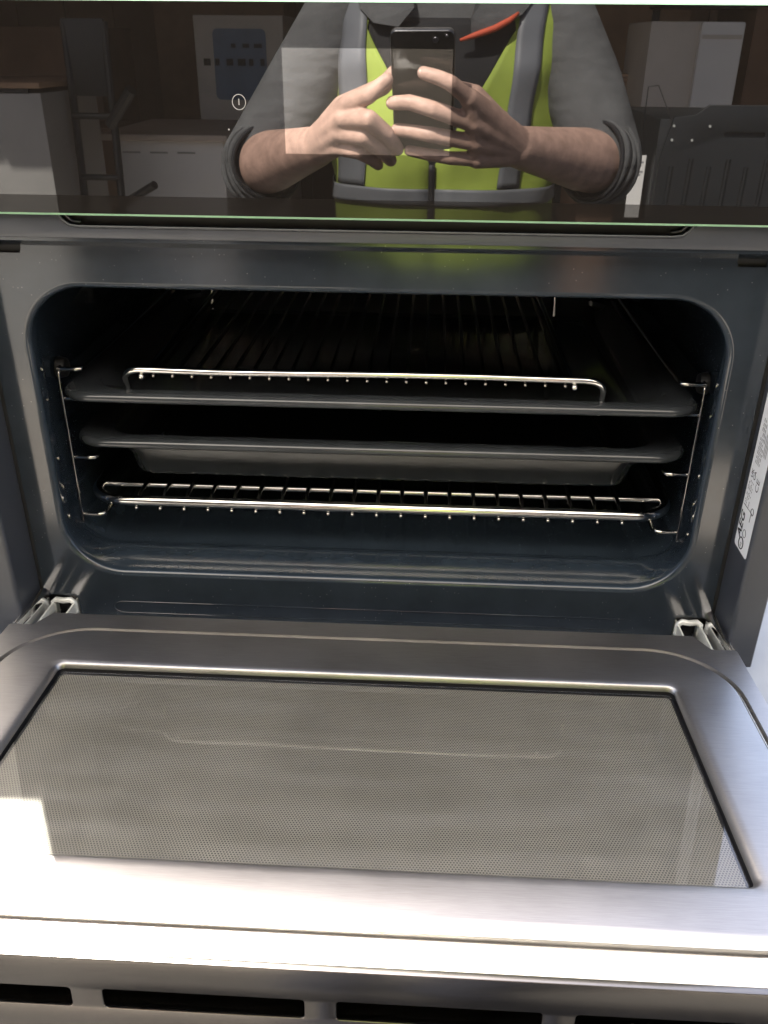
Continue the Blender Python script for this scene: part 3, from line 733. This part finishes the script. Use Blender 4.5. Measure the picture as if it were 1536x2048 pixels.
# ------------------------------------------------------------------ the person
pe = thing('person', 'person in a yellow high visibility vest over a grey sweatshirt holding up a phone', 'person', (57, -1010, FLOOR))
def skel(mb, chain, n=14):
    n = max(n, 24)
    for i, (p, r) in enumerate(chain):
        p = Vector(p)
        vs = []; fs = []
        R_ = 12
        for a_ in range(1, R_):
            th = math.pi * a_ / R_
            for k in range(n):
                ph_ = 2 * math.pi * k / n
                vs.append(p + Vector((math.sin(th) * math.cos(ph_), math.sin(th) * math.sin(ph_), math.cos(th))) * r)
        vs.append(p + Vector((0, 0, r))); vs.append(p - Vector((0, 0, r)))
        T, B = len(vs) - 2, len(vs) - 1
        for a_ in range(R_ - 2):
            for k in range(n):
                k2 = (k + 1) % n
                fs.append((a_ * n + k, (a_ + 1) * n + k, (a_ + 1) * n + k2, a_ * n + k2))
        for k in range(n):
            fs.append((T, k, (k + 1) % n)); fs.append((B, (R_ - 2) * n + (k + 1) % n, (R_ - 2) * n + k))
        mb.add(vs, fs)
        if i: mb.tube([chain[i - 1][0], p], [chain[i - 1][1], r], 36)
def voxel(mb, name, mat, size, parent, smooth_it=4, keep=True):
    me = mb.mesh(name); o = bpy.data.objects.new(name, me); COL.objects.link(o)
    r = o.modifiers.new('r', 'REMESH'); r.mode = 'VOXEL'; r.voxel_size = size * S
    s_ = o.modifiers.new('s', 'SMOOTH'); s_.iterations = smooth_it; s_.factor = 0.5
    dg = bpy.context.evaluated_depsgraph_get()
    me2 = bpy.data.meshes.new_from_object(o.evaluated_get(dg))
    bpy.data.objects.remove(o); bpy.data.meshes.remove(me)
    me2.name = name
    if not keep: return me2
    return link(name, me2, mat, parent, 180)

# bare hands and forearms
RW, RE = (150, -705, 240), (293, -868, 203)
LW, LE = (-118, -712, 236), (-230, -892, 190)
Rf = {'index': [((80, -622, 302), 9.6), ((57, -602, 319), 8.6), ((40, -601, 325.5), 8.0), ((24, -603, 329.5), 7.2)],
      'middle': [((87, -636, 273), 10.2), ((36, -617, 290), 9.4), ((8, -619, 297), 8.6), ((-13, -624, 295.8), 7.8)],
      'ring': [((91, -650, 250), 9.8), ((36, -634, 259.5), 9.0), ((10, -637, 263), 8.2), ((-8, -640, 264.5), 7.3)],
      'pinky': [((95, -664, 229), 9.0), ((60, -652, 231), 7.9), ((28, -654, 235.5), 7.2), ((8, -655, 239), 6.6)],
      'thumb': [((122, -672, 272), 13), (tuple(PL(48, -78, -24)), 10.5), (tuple(PL(24, -70, -23)), 9.2), (tuple(PL(0, -60, -22)), 8)]}
Lf = {'index': [((-68, -637, 294), 10.2), ((-42, -619, 303.5), 8.8), ((-30, -618, 313), 8.0), ((-19.5, -617, 321.5), 7.0)],
      'middle': [((-75, -640, 277), 10.6), ((-41, -616, 278), 9.8), ((-20, -632, 260), 8.8), ((-7, -653, 241), 7.6)],
      'ring': [((-81, -651, 259), 10.2), ((-49, -630, 257), 9.4), ((-29, -645, 241), 8.4), ((-16, -665, 226), 7.2)],
      'pinky': [((-85, -666, 241), 9.4), ((-55, -648, 237), 8.2), ((-41, -659, 228), 7.4), ((-33, -674, 219.5), 6.6)],
      'thumb': [((-96, -675, 268), 13), ((-78, -655, 290), 10.5), (tuple(PL(-66, -66, -20)), 9.2), (tuple(PL(-52, -50, -21)), 8)]}
parts_me = []
for wr, el, fg, pw in ((RW, RE, Rf, 1), (LW, LE, Lf, -1)):
    q = MB()
    W, E_ = Vector(wr), Vector(el)
    skel(q, [(wr, 26), (tuple(W.lerp(E_, 0.35)), 34), (tuple(W.lerp(E_, 0.72)), 43), (el, 44)], 20)
    mc = [Vector(fg[k][0][0]) for k in ('index', 'middle', 'ring', 'pinky')]
    for i, k in enumerate(mc):
        bk = W.lerp(k, 0.28) + Vector((0, -3, 0))
        skel(q, [(tuple(W), 24), (tuple(W.lerp(k, 0.5)), 18.5), (tuple(k), 12)])
    skel(q, [(tuple(mc[0]), 10), (tuple(mc[1]), 10.5), (tuple(mc[2]), 10), (tuple(mc[3]), 9)])
    skel(q, [(tuple(W.lerp(mc[0], 0.5)), 16), (fg['thumb'][0][0], 15)])
    for k, ch in fg.items(): skel(q, [(p_, r_ * (1.06 if pw > 0 else 1.15)) for p_, r_ in ch])
    parts_me.append(voxel(q, 'hand', None, 1.7, None, 9, keep=False))
# head, neck, torso core and limbs (under the clothes)
q = MB()
HX = 58
skel(q, [((HX, -1005, 330), 66), ((HX, -1000, 430), 56), ((HX, -985, 500), 54)], 20)
skel(q, [((HX, -985, 612), 84), ((HX, -1000, 628), 86)], 24)
skel(q, [((HX, -955, 560), 58), ((HX, -925, 530), 30)], 20)
skel(q, [((HX - 40, -958, 566), 36), ((HX, -930, 560), 40), ((HX + 40, -958, 566), 36)], 16)
skel(q, [((HX, -902, 612), 8), ((HX, -888, 588), 12)], 12)
for s_ in (-1, 1):
    skel(q, [((HX + s_ * 10, -896, 584), 8)])
    skel(q, [((HX + s_ * 84, -985, 622), 15), ((HX + s_ * 84, -980, 590), 11)])
    skel(q, [((HX + s_ * 12, -906, 628), 10), ((HX + s_ * 44, -915, 630), 11)])
    skel(q, [((HX + s_ * 145, -1002, 398), 38), ((262, -935, 305) if s_ > 0 else (-166, -945, 300), 40), ((RE if s_ > 0 else LE), 38)], 16)
    skel(q, [((HX + s_ * 85, -1010, -70), 75), ((HX + s_ * 95, -1000, -480), 52), ((HX + s_ * 100, -1015, -860), 38), ((HX + s_ * 105, -950, -915), 30)], 16)
skel(q, [((HX - 22, -899, 556), 6), ((HX, -894, 558), 7), ((HX + 22, -899, 556), 6)])
skel(q, [((HX - 18, -899, 547), 6), ((HX, -895, 546), 7.5), ((HX + 18, -899, 547), 6)])
skel(q, [((HX, -1010, -40), 115), ((HX, -1010, 130), 118), ((HX, -1010, 300), 112)], 20)
for s_ in (-1, 1): skel(q, [((HX, -1010, 330), 90), ((HX + s_ * 140, -1005, 405), 36)], 16)
parts_me.append(voxel(q, 'core', None, 5.0, None, 4, keep=False))
bm = bmesh.new()
for me in parts_me: bm.from_mesh(me)
me = bpy.data.meshes.new('body'); bm.to_mesh(me); bm.free()
for x in parts_me: bpy.data.meshes.remove(x)
body = link('body', me, 'skin', pe, 180)
def nail(tip, prev, rad):
    tp_, pv = Vector(tip), Vector(prev); d = (tp_ - pv).normalized()
    nrm = (Vector((0, 1, 0.15)) - d * Vector((0, 1, 0.15)).dot(d)).normalized(); sd_ = d.cross(nrm)
    c = tp_ + nrm * (rad * 0.80) - d * 0.5
    L_ = []
    for rr_, h in ((1.0, -0.6), (0.9, 0.5), (0.5, 1.1)):
        L_.append([tuple(c + d * math.cos(a_ * math.pi / 8) * rad * 0.85 * rr_ + sd_ * math.sin(a_ * math.pi / 8) * rad * 0.66 * rr_ + nrm * (h - 1.6 * math.sin(a_ * math.pi / 8) ** 2 * rr_)) for a_ in range(16)])
    MB().loops(L_, True, True).build('fingernail', 'nail', body, smooth=60)
for fg in (Rf, Lf):
    for k in ('index', 'middle', 'ring', 'pinky'):
        if fg is Lf and k == 'index': continue
        nail(fg[k][3][0], fg[k][2][0], fg[k][3][1])
for s_ in (-1, 1):
    q = MB(); skel(q, [((HX + s_ * 31, -909, 611), 12)], 16); q.build('eye', 'eye', body, smooth=180)
    q = MB(); skel(q, [((HX + s_ * 31, -901, 608), 5.5)], 12); q.build('iris', 'iris', body, smooth=180)
q = MB()
skel(q, [((HX, -1002, 640), 90)], 24); skel(q, [((HX, -1030, 610), 76)], 20)
for k in range(40):
    a_ = random.uniform(-0.2, 3.34); rr_ = 84
    skel(q, [((HX + rr_ * math.cos(a_) * random.uniform(0.5, 1), -985 - 40 * random.random() - 40 * math.sin(a_), 655 + 45 * random.random()), random.uniform(16, 26))], 8)
voxel(q, 'hair', 'hair', 5, body, 2)

# clothes
TXC, TYC = 57.0, -1010.0
TZ = [(-150, 165, 118), (-60, 172, 120), (60, 168, 118), (160, 172, 120), (250, 182, 124), (330, 188, 122), (385, 184, 108), (425, 160, 84), (452, 105, 66), (470, 70, 60)]
def tdim(z_):
    if z_ <= TZ[0][0]: return TZ[0][1:]
    for (a_, b_) in zip(TZ, TZ[1:]):
        if a_[0] <= z_ <= b_[0]:
            f_ = (z_ - a_[0]) / (b_[0] - a_[0]); return (a_[1] + (b_[1] - a_[1]) * f_, a_[2] + (b_[2] - a_[2]) * f_)
    return TZ[-1][1:]
NE = 2.4
def TP(u, z_, off):
    hw, hd = tdim(z_); c, s_ = math.cos(u), math.sin(u)
    return (TXC + (hw + off) * math.copysign(abs(c) ** (2 / NE), c), TYC + (hd + off) * math.copysign(abs(s_) ** (2 / NE), s_), z_)
def UX(x, z_):
    hw, hd = tdim(z_); k = max(-1, min(1, (x - TXC) / hw))
    return math.acos(math.copysign(abs(k) ** (NE / 2), k))
q = MB()
q.loops([[TP(2 * math.pi * k / 48, z_, 0) for k in range(48)] for z_, _, _ in TZ], True, True)
SHR, SHL = (212, -1000, 405), (-98, -1000, 405)
for sh, mid, el, wr in ((SHR, (262, -935, 305), RE, RW), (SHL, (-166, -945, 300), LE, LW)):
    ee = Vector(el).lerp(Vector(wr), 0.06)
    skel(q, [((TXC + (sh[0] - TXC) * 0.6, -1005, 420), 62), (sh, 60), (mid, 57), (tuple(Vector(el) + Vector((0, -6, 4))), 58)], 20)
voxel(q, 'sweatshirt', 'sweat', 5, pe, 6)
for el, wr in ((RE, RW), (LE, LW)):                                        # rolled cuffs
    E_, W = Vector(el), Vector(wr); d = (W - E_).normalized()
    for k, (off, rad, tk, mt_) in enumerate(((2, 57, 6, 'sweat'), (10, 57, 3.2, 'black_cloth'), (16, 56.5, 5, 'sweat'), (23, 56, 3.2, 'black_cloth'), (29, 55, 5, 'sweat'), (35, 53, 3.2, 'black_cloth'))):
        c = E_ + d * off; u = d.cross(Vector((0, 0, 1))).normalized(); v_ = d.cross(u)
        MB().tube([tuple(c + (u * math.cos(a_ * math.pi / 18) + v_ * math.sin(a_ * math.pi / 18)) * (rad + 1.6 * math.sin(3 * a_ * math.pi / 18 + k))) for a_ in range(36)], tk, 10, closed=True).build('cuff', mt_, pe, smooth=180)

def ribbon(zs_, uL, uR, nu, off, name, mat, parent, thick=2.0):
    q = MB(); L_ = []
    for z_ in zs_:
        a_, b_ = uL(z_), uR(z_)
        row = []
        for k in range(nu + 1):
            u = a_ + (b_ - a_) * k / nu
            o_ = off + 2.5 * math.sin(u * 9 + z_ * 0.018) + 1.5 * math.sin(z_ * 0.07 + u * 4)
            row.append(TP(u, z_, o_))
        L_.append(row)
    q.loops(L_, closed=False)
    return q.build(name, mat, parent, smooth=180, solid=thick)
def zr(a_, b_, n): return [a_ + (b_ - a_) * k / n for k in range(n + 1)]
def vr(z_):                                                                # right edge of the neck opening
    if z_ < 195: return 42
    return 42 + (z_ - 195) / (380 - 195) * 108 if z_ < 380 else 150 - (z_ - 380) * 0.35
def vl(z_):
    if z_ < 195: return 36
    return 36 - (z_ - 195) / (380 - 195) * 92 if z_ < 380 else -56 + (z_ - 380) * 0.2
def arm_r(z_): return 0.0 if z_ < 240 else UX(TXC + (166 if z_ < 330 else 166 - (z_ - 330) * 0.12), z_)
def arm_l(z_): return math.pi if z_ < 240 else UX(TXC - (170 if z_ < 330 else 170 - (z_ - 330) * 0.1), z_)
vst = ribbon(zr(30, 440, 40), arm_r, lambda z_: UX(vr(z_), z_), 16, 11, 'vest', 'vest', pe)
ribbon(zr(30, 440, 40), lambda z_: UX(vl(z_), z_), arm_l, 16, 11, 'vest_panel', 'vest', vst)
ribbon(zr(30, 440, 30), lambda z_: -math.pi if z_ < 240 else -math.pi + 0.75, lambda z_: 0.0 if z_ < 240 else -0.75, 30, 11, 'vest_back', 'vest', vst)
ribbon(zr(30, 235, 14), lambda z_: -0.02, lambda z_: 0.02, 2, 11, 'vest_side', 'vest', vst)
ribbon(zr(136, 161, 5), lambda z_: 0.0, lambda z_: UX(vr(z_) + 1, z_), 16, 14.5, 'reflective_band', 'reflective', vst, 1.0)
ribbon(zr(136, 161, 5), lambda z_: UX(vl(z_) - 1, z_), lambda z_: math.pi, 16, 14.5, 'reflective_band', 'reflective', vst, 1.0)
ribbon(zr(136, 161, 5), lambda z_: -math.pi, lambda z_: 0.0, 30, 14.5, 'reflective_band', 'reflective', vst, 1.0)
ribbon(zr(162, 440, 28), lambda z_: UX(172 + (z_ - 240) * 0.085, z_), lambda z_: UX(138 + (z_ - 240) * 0.085, z_), 4, 14.5, 'reflective_strip', 'reflective', vst, 1.0)
ribbon(zr(162, 440, 28), lambda z_: UX(-56 + (z_ - 290) * 0.02, z_), lambda z_: UX(-95 + (z_ - 290) * 0.02, z_), 4, 14.5, 'reflective_strip', 'reflective', vst, 1.0)
ribbon(zr(30, 197, 14), lambda z_: UX(43.5, z_), lambda z_: UX(34.5, z_), 2, 13.5, 'zip', 'zip', vst, 1.5)
ribbon(zr(180, 392, 22), lambda z_: UX(vr(z_) + 8, z_), lambda z_: UX(vl(z_) - 8, z_), 14, 5, 'dark_shirt_front', 'black_cloth', pe, 1.0)
# collar flaps with orange piping
def flap(pts, name, mat, parent, off, th=3):
    q = MB(); vs = [TP(UX(x, z_), z_, off + dd) for x, z_, dd in pts]; n = len(vs)
    vs2 = [(x, y - th, z_) for x, y, z_ in vs]
    q.add(vs + vs2, [tuple(range(n)), tuple(range(2 * n - 1, n - 1, -1))] + [(k, (k + 1) % n, n + (k + 1) % n, n + k) for k in range(n)])
    return q.build(name, mat, parent, smooth=0, bevel=1)
flap([(84, 367, 20), (110, 380, 20), (148, 397, 18), (172, 428, 18), (110, 445, 26), (88, 420, 30), (82, 392, 26)], 'collar', 'sweat', pe, 4)
flap([(-8, 380, 20), (-40, 385, 20), (-62, 405, 16), (-60, 440, 20), (10, 445, 30), (14, 405, 28)], 'collar', 'sweat', pe, 4)
pts = [TP(UX(x, z_), z_, o_) for x, z_, o_ in ((70, 364, 27), (90, 371, 27), (112, 379, 27), (130, 389, 26), (142, 399, 25))]
MB().tube(pts, [2.2, 4.2, 4.6, 4.2, 2.2], 8).build('collar_piping', 'orange', pe, smooth=180)
q = MB()
for s_ in (-1, 1):
    skel(q, [((TXC, -1010, -60), 120), ((TXC + s_ * 84, -1010, -130), 96), ((TXC + s_ * 96, -1000, -480), 74), ((TXC + s_ * 100, -1012, -860), 62), ((TXC + s_ * 101, -1010, -890), 62)], 20)
voxel(q, 'trousers', 'navy', 9, pe, 4)
for s_ in (-1, 1):
    q = MB(); skel(q, [((TXC + s_ * 101, -1030, -905), 44), ((TXC + s_ * 106, -930, -912), 38), ((TXC + s_ * 110, -860, -920), 30)], 18)
    for i, p in enumerate(q.v): q.v[i] = (p[0], p[1], max(p[2], FLOOR))
    voxel(q, 'shoe', 'shoe', 6, pe, 2)
